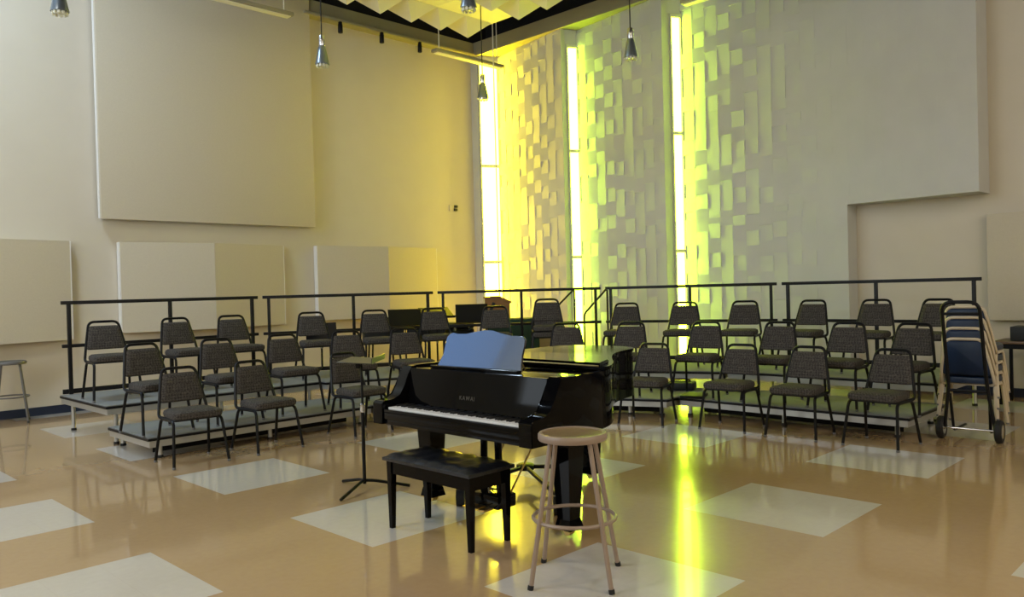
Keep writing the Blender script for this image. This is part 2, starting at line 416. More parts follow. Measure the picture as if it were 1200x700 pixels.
# pendants
def make_pendant():
    t = thing('pendant_lamp', '', 'lamp', (0, 0, 0))
    part('cord', 'pole', t, lambda bm: tube(bm, [(0, 0, .38), (0, 0, ZC-4.39)], .008, 6))
    part('neck', 'chrome', t, lambda bm: lathe(bm, [(.012, .40), (.034, .39), (.038, .37), (.038, .27), (.032, .25)], 16))
    part('lamp_shade', 'lamp', t, lambda bm: lathe(bm, [(.034, .262), (.044, .25), (.058, .18), (.074, .10), (.088, .035), (.088, .025), (.078, .025)], 24))
    def teeth(bm):
        for k in range(10):
            a = 2*PI*k/10
            box(bm, (.068*math.cos(a), .068*math.sin(a), .008), (.018, .028, .035), Matrix.Rotation(a, 3, 'Z'), bev=.004, seg=1)
        lathe(bm, [(.02, .03), (.055, .03), (.058, .012), (.03, .0)], 14)
    part('prism_ring', 'lens', t, teeth)
    return t
pend = make_pendant()
PEND = [((5.57, 8.77, 4.36), 'silver cone pendant lamp hanging beside the huge flat panel edge'),
        ((8.31, 6.01, 4.35), 'dark cone pendant lamp hanging before the pier between the lime windows'),
        ((8.65, 9.09, 4.46), 'cone pendant lamp silhouetted against the yellow window'),
        ((5.80, 6.28, 4.46), 'cone pendant lamp cut by the frame under the cream pyramids'),
        ((2.65, 9.03, 4.43), 'cone pendant lamp cut by the frame outside the huge panel, over the stool')]
for k, (p, l) in enumerate(PEND):
    if k == 0: pend.location = p; pend['label'] = l; pend['group'] = 'cone pendant lamps'
    else: dup(pend, p, 0.6*k, l, 'cone pendant lamps')
    # cords all end under the ceiling

# suspended linear fixtures
def linear(name, loc, Lx, label, along='x'):
    t = thing(name, label, 'light fixture', loc, 0 if along == 'x' else PI/2, 'suspended linear fixtures')
    part('housing', 'fix', t, lambda bm: box(bm, (0, 0, .035), (Lx, .16, .06), bev=.02))
    part('diffuser', 'fixlight', t, lambda bm: box(bm, (0, 0, .002), (Lx-.08, .11, .02), bev=.006))
    part('rod', 'white', t, lambda bm: [tube(bm, [(s*(Lx/2-.12), 0, .06), (s*(Lx/2-.12), 0, ZC-loc[2])], .009, 6) for s in (-1, 1)])
linear('linear_light', (5.18, 10.3, 5.47), 1.75, 'slim grey linear fixture hung by a white rod before the huge panel')
linear('linear_light', (9.77, 10.6, 5.6), 1.64, 'slim linear fixture glowing yellow beside the corner window')
linear('linear_light', (9.6, 5.3, 5.33), 1.5, 'slim linear fixture cut by the frame above the last lime window', 'y')
# black spot heads clipped below the beam
for k, x in enumerate((7.74, 8.60, 9.46)):
    t = thing('spot_head', ['black spot head under the beam, first from the huge panel', 'black spot head under the beam, second from the huge panel', 'black spot head under the beam, closest to the glowing fixture'][k],
              'spotlight', (x, 11.60, 6.1), 0, 'black spot heads under the beam')
    part('clip', 'steel', t, lambda bm: box(bm, (0, .0, -.01), (.05, .05, .04), bev=.006))
    part('barrel', 'steel', t, lambda bm: lathe(bm, [(.03, -.02), (.04, -.04), (.042, -.17), (.035, -.18)], 14))
# cable before the yellow window
t = thing('hanging_cable', 'thin pale cable hanging in front of the yellow window', 'cable', (10.2, 10.42, .0))
part('cord', 'white', t, lambda bm: tube(bm, [(0, 0, 1.2), (0, 0, 4), (0, 0, 7.99)], .012, 6))
part('weight', 'white', t, lambda bm: lathe(bm, [(.012, 1.22), (.03, 1.2), (.034, 1.1), (.02, 1.06)], 12))
# wall sensor
t = thing('wall_sensor', 'small wall sensor on the yellow lit wall near the corner', 'sensor', (10.33, YW, 3.1))
part('plate', 'panel', t, lambda bm: box(bm, (-.04, -.012, 0), (.10, .024, .12), bev=.006))
part('sounder', 'case', t, lambda bm: [box(bm, (.075, -.02, .035), (.07, .04, .05), bev=.01), box(bm, (.065, -.02, -.03), (.07, .04, .05), bev=.01)])

# ------------------------------------------------------------------ risers and guard rails
LR = 2.51; ANG = [0, -22.5, -45, -67.5, -90]
PT = [Vector((2.85, 10.18))]
for a in ANG: PT.append(PT[-1]+LR*Vector((math.cos(rad(a)), math.sin(rad(a)))))
TT = [Vector((math.cos(rad(a)), math.sin(rad(a)))) for a in ANG]
NN = [Vector((math.sin(rad(a)), -math.cos(rad(a)))) for a in ANG]
BB = [NN[0], NN[0], (NN[1]+NN[2]).normalized(), (NN[2]+NN[3]).normalized(), NN[4], NN[4]]
def corner(k, j, d):             # point at inward depth d of section k on the boundary through joint j
    return PT[j]+BB[j]*(d/BB[j].dot(NN[k]))
Z1, Z2 = .205, .41
WHERE = ['by the grey stool', 'second from the grey stool', 'in the middle of the arc', 'second from the blue chairs', 'by the blue chairs']
def platform(k, d0, d1, zt, tier):
    q = [corner(k, k, d0), corner(k, k+1, d0), corner(k, k+1, d1), corner(k, k, d1)]
    c = sum(q, Vector((0, 0)))/4
    t = thing('riser_platform', f'{tier} grey carpeted riser platform {WHERE[k]}', 'riser', (c.x, c.y, 0), 0, 'carpeted choir riser platforms')
    q = [p-c for p in q]
    def inset(p, s): return [(v.x-(v.normalized()*s).x, v.y-(v.normalized()*s).y) for v in p]
    part('deck', 'carpet', t, lambda bm: prism(bm, inset(q, .012), zt-.012, zt))
    part('edge_trim', 'steel', t, lambda bm: prism(bm, inset(q, .004), zt-.034, zt-.010))
    part('frame', 'alu', t, lambda bm: prism(bm, inset(q, .02), zt-.095, zt-.034), False)
    qi = inset(q, .14)
    mids = [((qi[0][0]+qi[1][0])/2, (qi[0][1]+qi[1][1])/2), ((qi[2][0]+qi[3][0])/2, (qi[2][1]+qi[3][1])/2)]
    for (x, y) in list(qi)+mids:
        lg = part('leg', 'alu', t, lambda bm: tube(bm, [(x, y, .012), (x, y, zt-.094)], .022, 10))
        part('foot', 'rubber', lg, lambda bm: lathe(bm, [(.03, 0), (.03, .02), (.022, .026)], 10, (x, y, 0)))
    if tier == 'lower':  # black sheet standing in for the shade beneath the lower platform
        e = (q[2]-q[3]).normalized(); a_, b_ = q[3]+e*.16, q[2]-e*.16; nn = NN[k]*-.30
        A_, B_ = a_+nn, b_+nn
        part('shade_panel', 'black', t, lambda bm: prism(bm, [(A_.x, A_.y), (B_.x, B_.y), (B_.x-NN[k].x*.012, B_.y-NN[k].y*.012), (A_.x-NN[k].x*.012, A_.y-NN[k].y*.012)], .012, zt-.09), False)
    return t
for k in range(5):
    platform(k, 0, 1.50, Z2, 'upper')
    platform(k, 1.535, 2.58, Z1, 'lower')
RAILW = ['by the grey stool', 'second from the grey stool', 'in the middle of the arc', 'second from the blue chairs', 'by the blue chairs']
for k in range(5):
    a = rad(ANG[k]); o = PT[k]+TT[k]*(LR/2)-NN[k]*(-.02)
    t = thing('guard_rail', f'black steel guard rail along the back of the riser {RAILW[k]}', 'railing', (o.x, o.y, Z2), a, 'black riser guard rails')
    w = LR-.08; zr = 1.49-Z2
    part('top_rail', 'pole', t, lambda bm: box(bm, (0, 0, zr-.02), (w, .042, .042), bev=.006))
    part('mid_rail', 'pole', t, lambda bm: box(bm, (0, 0, .56), (w, .036, .04), bev=.006))
    part('toe_board', 'pole', t, lambda bm: box(bm, (0, .03, .032), (w, .02, .055), bev=.004))
    for s in (-1.135, .03, 1.135):
        part('post', 'pole', t, lambda bm: box(bm, (s, 0, (zr-.03)/2+.001), (.04, .04, zr-.03), bev=.005))

# ------------------------------------------------------------------ stacking chairs
def make_chair(name, frame, pad, cat='chair', pz=(.535, .795), zt=.852):
    t = thing(name, '', cat)
    # seat pad: rounded trapezoid, puffed
    def seat(bm):
        out = fillet([(-.225, -.225, 0), (.225, -.225, 0), (.195, .175, 0), (-.195, .175, 0)], .07, 4, True)
        lv = [(.90, .416), (.99, .424), (1.01, .450), (.985, .474), (.88, .488), (.5, .494)]
        rings = [[bm.verts.new((p.x*s, (p.y+.02)*s-.02, z)) for p in out] for s, z in lv]
        n = len(out)
        for a, b in zip(rings, rings[1:]):
            for i in range(n): bm.faces.new((a[i], a[(i+1) % n], b[(i+1) % n], b[i]))
        bm.faces.new(rings[0][::-1]); bm.faces.new(rings[-1])
    part('seat', pad, t, seat)
    # back: y as a function of z (slight recline)
    def by(z): return .165+(z-.43)*.27
    def bw(z): return .226-(z-.43)*.175
    def back(bm):
        z0, z1 = pz
        out = fillet([(-bw(z0)+.006, 0, z0), (bw(z0)-.006, 0, z0), (bw(z1)-.004, 0, z1), (-bw(z1)+.004, 0, z1)], .035, 4, True)
        cz = (z0+z1)/2
        lv = [(.93, .016), (1.0, .006), (1.0, -.008), (.93, -.020), (.7, -.026)]
        rings = [[bm.verts.new((p.x*s, by(cz+(p.z-cz)*s)+dy, cz+(p.z-cz)*s)) for p in out] for s, dy in lv]
        n = len(out)
        for a, b in zip(rings, rings[1:]):
            for i in range(n): bm.faces.new((a[i], a[(i+1) % n], b[(i+1) % n], b[i]))
        bm.faces.new(rings[0][::-1]); bm.faces.new(rings[-1])
    part('backrest', pad, t, back)
    def bframe(bm):
        zz = zt-.012
        p = [(-.205, .08, .408), (-bw(.43), by(.43), .415), (-bw(.6), by(.6), .6), (-bw(zz)+.004, by(zz), zz), (bw(zz)-.004, by(zz), zz), (bw(.6), by(.6), .6), (bw(.43), by(.43), .415), (.205, .08, .408)]
        tube(bm, fillet(p, .06, 5), .0145, 8)
    part('back_frame', frame, t, bframe)
    part('seat_frame', frame, t, lambda bm: [tube(bm, fillet([(-.2, .15, .412), (-.212, -.19, .412), (.212, -.19, .412), (.2, .15, .412)], .05, 4), .010, 8), box(bm, (0, .12, .410), (.40, .025, .016))])
    for sx in (-1, 1):
        for sy in (-1, 1):
            yb, yt = (-.245, -.175) if sy < 0 else (.225, .135)
            p = [(sx*.245, yb, .016), (sx*.214, yt, .405), (sx*.210, -.02, .405)]
            lg = part('leg', frame, t, lambda bm: tube(bm, fillet(p, .055, 5), .0140, 8))
            part('foot_glide', 'glide', lg, lambda bm: lathe(bm, [(.012, 0), (.0165, .003), (.0165, .016), (.012, .022)], 8, (sx*.245, yb, 0)))
    return t
proto = make_chair('padded_chair', 'steel', 'fabric'); used = [False]
def chair(bx, by_, z, ang, label, group, jit=0):
    a = rad(ang+jit); n = Vector((math.sin(a), -math.cos(a)))
    loc = (bx+n.x*.275, by_+n.y*.275, z)
    if not used[0]:
        used[0] = True; proto.location = loc; proto.rotation_euler = (0, 0, a); proto['label'] = label; proto['group'] = group
        return proto
    return dup(proto, loc, a, label, group)
ORD = ['first', 'second', 'third', 'fourth', 'fifth', 'sixth', 'seventh']
UP = [(3.15, 9.58, 0), (3.95, 9.58, 0), (4.65, 9.58, 0), (5.68, 9.40, -22.5), (6.46, 9.07, -22.5), (7.25, 8.75, -22.5), (7.89, 8.16, -45)]
UPR = [(9.81, 2.94, -90), (9.81, 3.62, -90), (9.81, 4.39, -90), (9.70, 5.27, -80), (9.40, 6.00, -67.5), (9.09, 6.75, -62)]
JIT = [-4, 3, -2, 5, 0, -5, 2, 4, -3]
for i, (x, y, a) in enumerate(UP):
    chair(x, y, Z2, a, f'speckled black chair on the upper riser, {ORD[i]} counting from the grey stool', 'chairs on the upper riser', JIT[i])
for i, (x, y, a) in enumerate(UPR):
    chair(x, y, Z2, a, f'speckled black chair on the upper riser, {ORD[i]} counting from the blue chair stack', 'chairs on the upper riser', JIT[i])
c = chair(8.41, 7.64, Z2, -45, 'lower of two chairs stacked together on the upper riser behind the music desk', 'chairs on the upper riser')
dup(proto, tuple(c.location+Vector((0, 0, .085))), c.rotation_euler.z, 'upper of two chairs stacked together on the upper riser, back against lime window glow', 'chairs on the upper riser')
LO = [(3.04, 8.21, 0), (3.81, 8.21, 0), (4.58, 8.21, 0), (5.33, 8.06, -18), (5.98, 7.79, -22.5)]
LOR = [(8.44, 2.75, -90), (8.44, 3.40, -90), (8.44, 4.16, -90), (8.32, 5.02, -76), (7.98, 5.86, -67.5)]
for i, (x, y, a) in enumerate(LO):
    chair(x, y, Z1, a, f'speckled black chair on the lower riser, {ORD[i]} counting from the grey stool', 'chairs on the lower riser', JIT[(i+3) % 9])
for i, (x, y, a) in enumerate(LOR):
    chair(x, y, Z1, a, f'speckled black chair on the lower riser, {ORD[i]} counting from the blue chair stack', 'chairs on the lower riser', JIT[(i+5) % 9])
chair(7.56, 6.55, Z1, -45, 'speckled black chair on the lower riser, showing just above the piano lid', 'chairs on the lower riser')
FR = [(3.11, 7.50, 0, -3), (3.82, 7.50, 0, 4), (4.89, 7.47, 0, 3)]
for i, (x, y, a, j) in enumerate(FR):
    chair(x, y, 0, a, f'speckled black chair on the floor before the risers, {ORD[i]} counting from the grey stool', 'chairs on the floor', j)
FRR = [(7.73, 2.71, -90, -4), (7.73, 3.51, -90, 3), (7.72, 4.24, -90, 4), (7.46, 5.17, -74, 0)]
for i, (x, y, a, j) in enumerate(FRR):
    chair(x, y, 0, a, f'speckled black chair on the floor before the risers, {ORD[i]} counting from the blue chair stack', 'chairs on the floor', j)

# blue chairs stacked on a hand truck
bp = make_chair('vinyl_chair', 'cream', 'blue', pz=(.50, .825))
az = rad(93); fw = Vector((math.sin(az), -math.cos(az), 0)); base = Vector((8.42, 2.25, .085))
BL = ['blue vinyl chair lowest in the stack on the black hand truck', 'blue vinyl chair second up in the stack on the hand truck', 'blue vinyl chair third up in the stack on the hand truck', 'blue vinyl chair on top of the stack on the hand truck']
for k in range(4):
    p = base+fw*(.022*k)+Vector((0, 0, .098*k))
    if k == 0: bp.location = p; bp.rotation_euler = (0, 0, az); bp['label'] = BL[0]; bp['group'] = 'blue chairs on the hand truck'
    else: dup(bp, tuple(p), az, BL[k], 'blue chairs on the hand truck')
tr = thing('chair_truck', 'black two wheeled hand truck carrying the stack of blue chairs', 'hand truck', (8.15, 2.19, 0), az)
def ty(bm):      # local: -y is away from the camera
    for s in (-1, 1):
        pass
    tube(bm, fillet([(-.205, .06, .12), (-.155, .10, .50), (-.150, .33, 1.275), (.150, .33, 1.275), (.155, .10, .50), (.205, .06, .12)], .09, 6), .016, 10)
part('handle_frame', 'steel', tr, ty)
part('crossbar', 'steel', tr, lambda bm: tube(bm, [(-.150, .30, 1.17), (.150, .30, 1.17)], .013, 8))
part('crossbar', 'steel', tr, lambda bm: tube(bm, [(-.157, .095, .46), (.157, .095, .46)], .014, 8))
part('toe_fork', 'steel', tr, lambda bm: [tube(bm, fillet([(s*.16, .04, .42), (s*.15, -.03, .075), (s*.15, -.48, .062)], .05, 4), .013, 8) for s in (-1, 1)])
part('axle', 'chrome', tr, lambda bm: tube(bm, [(-.235, .05, .105), (.235, .05, .105)], .010, 8))
for s in (-1, 1):
    def wh(bm):
        lathe(bm, [(.055, -.024), (.09, -.03), (.105, -.018), (.105, .018), (.09, .03), (.055, .024)], 22)
        bmesh.ops.transform(bm, matrix=Matrix.Translation((s*.235, .05, .105)) @ Matrix.Rotation(PI/2, 4, 'Y'), verts=bm.verts[:])
    w = part('wheel', 'rubber', tr, wh)
    def hub(bm):
        lathe(bm, [(.02, -.032), (.062, -.028), (.062, .028), (.02, .032)], 18)
        bmesh.ops.transform(bm, matrix=Matrix.Translation((s*.235, .05, .105)) @ Matrix.Rotation(PI/2, 4, 'Y'), verts=bm.verts[:])
    part('hub', 'chrome', w, hub)

# ------------------------------------------------------------------ stools
def stool(name, loc, rz, hgt, m_leg, m_seat, label, fr=.285, sr=.178):
    t = thing(name, label, 'stool', loc, rz, 'round four legged stools')
    top = hgt
    part('seat_rim', m_leg, t, lambda bm: lathe(bm, [(sr-.03, top-.044), (sr-.004, top-.040), (sr, top-.030), (sr, top-.012), (sr-.006, top-.003), (sr-.016, top), (sr-.024, top-.003), (sr-.026, top-.02)], 36))
    part('seat_board', m_seat, t, lambda bm: lathe(bm, [(sr-.026, top-.03), (sr-.026, top-.006), (sr-.045, top-.010), (.05, top-.014), (.01, top-.014)], 36))
    zr = hgt*.42
    def rr(z): return (sr-.035)+(fr-(sr-.035))*(1-z/(top-.03))
    for k in range(4):
        a = PI/2*k; c, s = math.cos(a), math.sin(a)
        lg = part('leg', m_leg, t, lambda bm: tube(bm, [(c*rr(.02), s*rr(.02), .012), (c*(sr-.04), s*(sr-.04), top-.03)], .0125, 8))
        part('foot_cap', 'rubber', lg, lambda bm: tube(bm, [(c*rr(0), s*rr(0), 0.0), (c*rr(.022), s*rr(.022), .022)], .0155, 8))
    part('foot_ring', m_leg, t, lambda bm: tube(bm, [((rr(zr)-.012)*math.cos(2*PI*i/40), (rr(zr)-.012)*math.sin(2*PI*i/40), zr) for i in range(40)], .010, 8, True))
stool('round_stool', (3.125, 2.685, 0), rad(168), .755, 'stool', 'hardboard', 'beige round stool with tan seat board beside the piano')
stool('round_stool', (2.66, 11.42, 0), rad(30), .765, 'greystool', 'greystool', 'grey round stool against the wall under the low folded panel', .25)

# ------------------------------------------------------------------ grand piano
PO = (3.15, 3.73, 0)
pn = thing('grand_piano', 'black lacquered grand piano with closed lid and raised music desk', 'piano', PO)
HW = .735
def plan(pts, n=6):
    return [(p.x, p.y) for p in smooth_pts(pts, n)]
def smooth_pts(pts, n=6):        # Catmull-Rom through open list
    P_ = [Vector((x, y, 0)) for x, y in pts]; out = []
    for i in range(len(P_)-1):
        a, b, c, d = P_[max(i-1, 0)], P_[i], P_[i+1], P_[min(i+2, len(P_)-1)]
        for k in range(n):
            t = k/n
            out.append(.5*((2*b)+(c-a)*t+(2*a-5*b+4*c-d)*t*t+(3*b-a-3*c+d)*t**3))
    out.append(P_[-1]); return out
bent = [(.26, -HW), (.50, -HW), (.72, -.695), (.93, -.575), (1.12, -.42), (1.34, -.25), (1.55, -.12), (1.76, -.045), (1.93, .0), (2.03, .09), (2.07, .25), (2.06, .48), (1.99, .66), (1.84, .735), (1.6, HW), (1.0, HW), (.26, HW)]
OUT = plan(bent, 5)
def offset(out, d):
    n = len(out); res = []
    for i in range(n):
        a, p, b = Vector(out[max(i-1, 0)]), Vector(out[i]), Vector(out[min(i+1, n-1)])
        t = (b-a).normalized(); nrm = Vector((-t.y, t.x)); res.append((p.x+nrm.x*d, p.y+nrm.y*d))
    return res
def rim(bm):
    inn = offset(OUT, .045)
    z0, z1 = .64, .985
    n = len(OUT)
    v = [[bm.verts.new((x, y, z)) for x, y in o] for o, z in ((OUT, z0), (OUT, z1), (inn, z1), (inn, z0))]
    for i in range(n-1):
        for k in range(4):
            a, b = v[k], v[(k+1) % 4]; bm.faces.new((a[i], a[i+1], b[i+1], b[i]))
    bm.faces.new([v[k][0] for k in range(4)]); bm.faces.new([v[k][-1] for k in (3, 2, 1, 0)])
part('rim', 'piano', pn, rim)
INN = offset(OUT, .02)
part('bottom_board', 'piano', pn, lambda bm: prism(bm, INN, .67, .70))
part('plate', 'gold', pn, lambda bm: prism(bm, [p for p in offset(OUT, .05) if p[0] > .42], .86, .885))
# arms and keybed
def arm_out():
    pr = [(0, .62), (0, .755), (.02, .772), (.10, .775), (.155, .80), (.195, .86), (.225, .93), (.262, .985), (.30, .985), (.30, .62)]
    return pr
for s in (-1, 1):
    def am(bm):
        prism(bm, arm_out(), s*(HW-.001), s*(HW-.105), lambda x, z, y: (x, y, z), bev=.004)
    part('arm', 'piano', pn, am)
part('keybed', 'piano', pn, lambda bm: box(bm, (.18, 0, .645), (.33, 2*HW-.22, .05), bev=.004))
part('keyslip', 'piano', pn, lambda bm: box(bm, (.022, 0, .688), (.03, 2*HW-.214, .066), bev=.005))
KY = .6125; kw = 2*KY/52
part('key_block', 'piano', pn, lambda bm: [box(bm, (.10, s*(KY+.0085), .70), (.13, .014, .08), bev=.003) for s in (-1, 1)])
part('white_keys', 'ivory', pn, lambda bm: [box(bm, (.113, KY-kw*(i+.5), .718), (.15, kw-.0012, .026), bev=.0012, seg=1) for i in range(52)], False)
def blacks(bm):
    for i in range(51):
        if (i % 7) in (1, 4): continue     # A B | C D E | F G: no black key after B and after E
        box(bm, (.14, KY-kw*(i+1), .736), (.095, .0115, .014), bev=.002, seg=1)
part('black_keys', 'ebony', pn, blacks)
def fall(bm):
    prism(bm, [(.205, .715), (.222, .715), (.268, .975), (.250, .975)], -(HW-.108), HW-.108, lambda x, z, y: (x, y, z))
fb = part('fallboard', 'piano', pn, fall)
cu = bpy.data.curves.new('logo', 'FONT'); cu.body = 'KAWAI'; cu.size = .038; cu.extrude = .0006; cu.align_x = 'CENTER'; cu.space_character = 1.25
tmp = bpy.data.objects.new('logo_text', cu); COL.objects.link(tmp)
lm = bpy.data.meshes.new_from_object(tmp.evaluated_get(bpy.context.evaluated_depsgraph_get()))
bpy.data.objects.remove(tmp); bpy.data.curves.remove(cu)
lo = bpy.data.objects.new('logo', lm); COL.objects.link(lo); lo.parent = fb; lm.materials.clear(); lm.materials.append(M['oldgold'])
dirv = Vector((.045, 0, .26)).normalized(); xa = Vector((0, -1, 0)); na = xa.cross(dirv)
lo.matrix_local = Matrix.Translation(Vector((.2198, .03, .80))+na*.003) @ Matrix((xa, dirv, na)).transposed().to_4x4()
# music shelf and desk
part('music_shelf', 'piano', pn, lambda bm: box(bm, (.48, 0, .962), (.42, 2*HW-.09, .024), bev=.006))
DESK = [(4.226, 0), (4.182, .085), (4.189, .163), (4.185, .207), (4.16, .232), (4.13, .238), (4.085, .227), (3.993, .229), (3.912, .248), (3.826, .262), (3.752, .260), (3.671, .243), (3.572, .225), (3.515, .229), (3.467, .227), (3.444, .206), (3.440, .162), (3.449, .103), (3.442, .048), (3.425, 0)]
ta = rad(18)
def desk(bm):
    def f(y, v, q): return (.37+math.sin(ta)*v+math.cos(ta)*q, y-PO[1], .982+math.cos(ta)*v-math.sin(ta)*q)
    prism(bm, DESK, 0, .016, f, bev=.003)
part('music_desk', 'desk', pn, desk)
part('desk_ledge', 'piano', pn, lambda bm: box(bm, (.345, 3.83-PO[1], .984), (.05, .82, .018), bev=.004))
part('desk_prop', 'brass', pn, lambda bm: [tube(bm, [(.47, y, 1.12), (.60, y, .975)], .005, 6) for y in (-.12, .32)])
lidout = [p for p in offset(OUT, -.008) if p[0] > .69]
lidout = [(.69, -.702)]+lidout+[(.69, HW+.006)]
part('lid', 'lid', pn, lambda bm: prism(bm, lidout, .987, 1.008, bev=.004))
flapo = [(.70, -.66), (.93, -.545), (1.12, -.40), (1.16, -.34), (1.16, HW-.01), (.70, HW-.01)]
part('lid_flap', 'lid', pn, lambda bm: prism(bm, flapo, 1.009, 1.029, bev=.004))
part('lid_hinge', 'brass', pn, lambda bm: tube(bm, [(.695, -.65, 1.008), (.695, HW-.03, 1.008)], .006, 6))
# legs
for (x, y) in ((.46, -.585), (.44, .66), (1.66, .22)):
    def lg(bm):
        frustum(bm, (x, y, .10), (.095, .095), (x, y, .56), (.145, .145))
        box(bm, (x, y, .605), (.21, .21, .09), bev=.01)
        frustum(bm, (x, y, .055), (.125, .125), (x, y, .115), (.10, .10))
    l = part('leg', 'piano', pn, lg, False)
    part('caster', 'brass', l, lambda bm: [box(bm, (x, y, .045), (.05, .05, .03)), tube(bm, [(x-.022, y, .034), (x+.022, y, .034)], .020, 14)])
# pedal lyre
part('lyre_post', 'piano', pn, lambda bm: [tube(bm, [(.36, s*.075-.03, .20), (.36, s*.06-.03, .64)], .024, 12) for s in (-1, 1)])
part('lyre_box', 'piano', pn, lambda bm: box(bm, (.36, -.03, .165), (.16, .27, .085), bev=.012))
for s in (-1, 0, 1):
    part('pedal', 'brass', pn, lambda bm: prism(bm, [(.29, -.022), (.29, .022), (.24, .028), (.195, .026), (.185, 0), (.195, -.026), (.24, -.028)], .125, .136, lambda a, b, z: (a, b+s*.07-.03, z)))
part('lyre_brace', 'brass', pn, lambda bm: [tube(bm, [(.43, s*.09-.03, .19), (.74, s*.16-.03, .68)], .007, 6) for s in (-1, 1)])

# dolly under the piano
dl = thing('piano_dolly', 'black three armed dolly lying under the grand piano', 'dolly', (4.42, 4.28, 0))
HUB = Vector((4.42, 4.28))
part('hub', 'steel', dl, lambda bm: lathe(bm, [(.05, .10), (.07, .105), (.07, .14), (.05, .15)], 14))
for (x, y) in ((3.47, 4.155), (3.80, 3.32), (4.72, 3.90)):
    d = Vector((x, y))-HUB
    part('arm', 'steel', dl, lambda bm: tube(bm, [(0, 0, .125), (d.x*.80, d.y*.80, .125)], .016, 8))
    e = d*.80
    cs = part('caster', 'rubber', dl, lambda bm: [tube(bm, [(e.x-.02, e.y+.02, .06), (e.x+.02, e.y-.02, .06)], .06, 18)])
    part('fork', 'chrome', cs, lambda bm: box(bm, (e.x, e.y, .105), (.03, .03, .05), bev=.005))
# cable from the piano
t = thing('power_cable', 'black cable looping down from the piano to the dolly hub', 'cable', (4.2, 4.3, 0))
part('cord', 'rubber', t, lambda bm: tube(bm, fillet([(.0, .02, .66), (.10, .12, .35), (.16, .18, .02), (-.1, .35, .012)], .2, 6), .007, 6))

# ------------------------------------------------------------------ bench
bn = thing('piano_bench', 'black piano bench with tufted vinyl seat in front of the keyboard', 'bench', (3.185, 3.76, 0))
bx, byy = .30, .76
def cushion(bm):
    nx, ny = 10, 24; g = {}
    w, l = bx+.07, byy+.06
    for i in range(nx+1):
        for j in range(ny+1):
            u, v = i/nx, j/ny
            e = min(u, 1-u, .22)/.22; e2 = min(v, 1-v, .10)/.10
            hgt = .020*(1-(1-e)**3)*(1-(1-e2)**3)
            tuft = .010*abs(math.sin(v*PI*6))*abs(math.sin(u*PI*3))
            g[i, j] = bm.verts.new((-w/2+w*u, -l/2+l*v, .452+hgt+tuft))
    for i in range(nx):
        for j in range(ny): bm.faces.new((g[i, j], g[i+1, j], g[i+1, j+1], g[i, j+1]))
    box(bm, (0, 0, .443), (w, l, .024), bev=.006)
part('cushion', 'vinyl', bn, cushion)
part('apron', 'piano', bn, lambda bm: [box(bm, (s*(bx/2-.005), 0, .392), (.022, byy-.03, .085)) for s in (-1, 1)]+[box(bm, (0, s*(byy/2-.005), .392), (bx-.03, .022, .085)) for s in (-1, 1)], False)
for sx in (-1, 1):
    for sy in (-1, 1):
        part('leg', 'piano', bn, lambda bm: frustum(bm, (sx*(bx/2-.005), sy*(byy/2-.01), 0), (.028, .028), (sx*(bx/2-.008), sy*(byy/2-.012), .432), (.046, .046)), False)

# ------------------------------------------------------------------ music stands
def mstand(loc, rz, hgt, tilt, label, flat=False, group='black music stands', dw=.50, dh=.32, dm='steel', fr=.30, fo=0):
    t = thing('music_stand', label, 'music stand', loc, rz, group)
    part('pole', 'steel', t, lambda bm: [tube(bm, [(0, 0, .05), (0, 0, hgt*.62)], .014, 10), tube(bm, [(0, 0, hgt*.6), (0, 0, hgt-.02)], .009, 8)])
    part('collar', 'chrome', t, lambda bm: lathe(bm, [(.015, hgt*.60), (.02, hgt*.61), (.02, hgt*.66), (.012, hgt*.67)], 12))
    for k in range(3):
        a = 2*PI*k/3+rad(fo)
        part('foot', 'steel', t, lambda bm: tube(bm, fillet([(0, 0, .075), (.07*math.cos(a), .07*math.sin(a), .07), (fr*math.cos(a), fr*math.sin(a), .012)], .05, 4), .012, 8))
    Rt = Matrix.Rotation(rad(tilt), 3, 'X')
    def dk(bm):
        box(bm, (0, 0, 0), (dw, .006, dh), bev=.002, seg=1); box(bm, (0, -.02, -dh/2), (dw, .04, .005), bev=.001, seg=1)
        bmesh.ops.transform(bm, matrix=Matrix.Translation((0, 0, hgt)) @ Rt.to_4x4(), verts=bm.verts[:])
    part('desk', dm, t, dk)
    part('clutch', 'steel', t, lambda bm: box(bm, (0, .02, hgt-.03), (.06, .04, .06), bev=.01))
    return t
mstand((3.49, 5.08, 0), rad(42), .985, -86, 'black music stand with flat level desk standing beside the piano keyboard', dw=.46, dh=.26, dm='standdesk', fr=.34, fo=163)
mstand((5.97, 9.62, Z2), rad(-22), .56, -14, 'black music stand behind the fourth upper chair, against the railing', dw=.42, dh=.26, fr=.2)

# ------------------------------------------------------------------ clutter behind the rail
t = thing('wooden_lectern', 'orange brown wooden lectern with slanted top behind the railing in the yellow corner', 'lectern', (9.24, 9.50, 0), rad(-45))
part('cabinet', 'wood', t, lambda bm: prism(bm, [(-.20, 0), (.21, 0), (.21, 1.27), (.02, 1.36), (-.20, 1.35)], -.18, .18, lambda x, z, y: (x, y, z), bev=.008))
part('top', 'wood', t, lambda bm: prism(bm, [(-.22, 1.352), (.02, 1.362), (.235, 1.262), (.24, 1.285), (.03, 1.387), (-.22, 1.375)], -.20, .20, lambda x, z, y: (x, y, z), bev=.004))
part('strap', 'case', t, lambda bm: box(bm, (-.12, -.187, 1.12), (.05, .014, .35), Matrix.Rotation(rad(24), 3, 'Y'), bev=.004))
tb = thing('folding_table', 'dark folding table behind the railing holding black instrument cases', 'table', (8.0, 10.06, 0), rad(-28))
part('tabletop', 'tabletop', tb, lambda bm: box(bm, (0, 0, .725), (1.8, .6, .03), bev=.006))
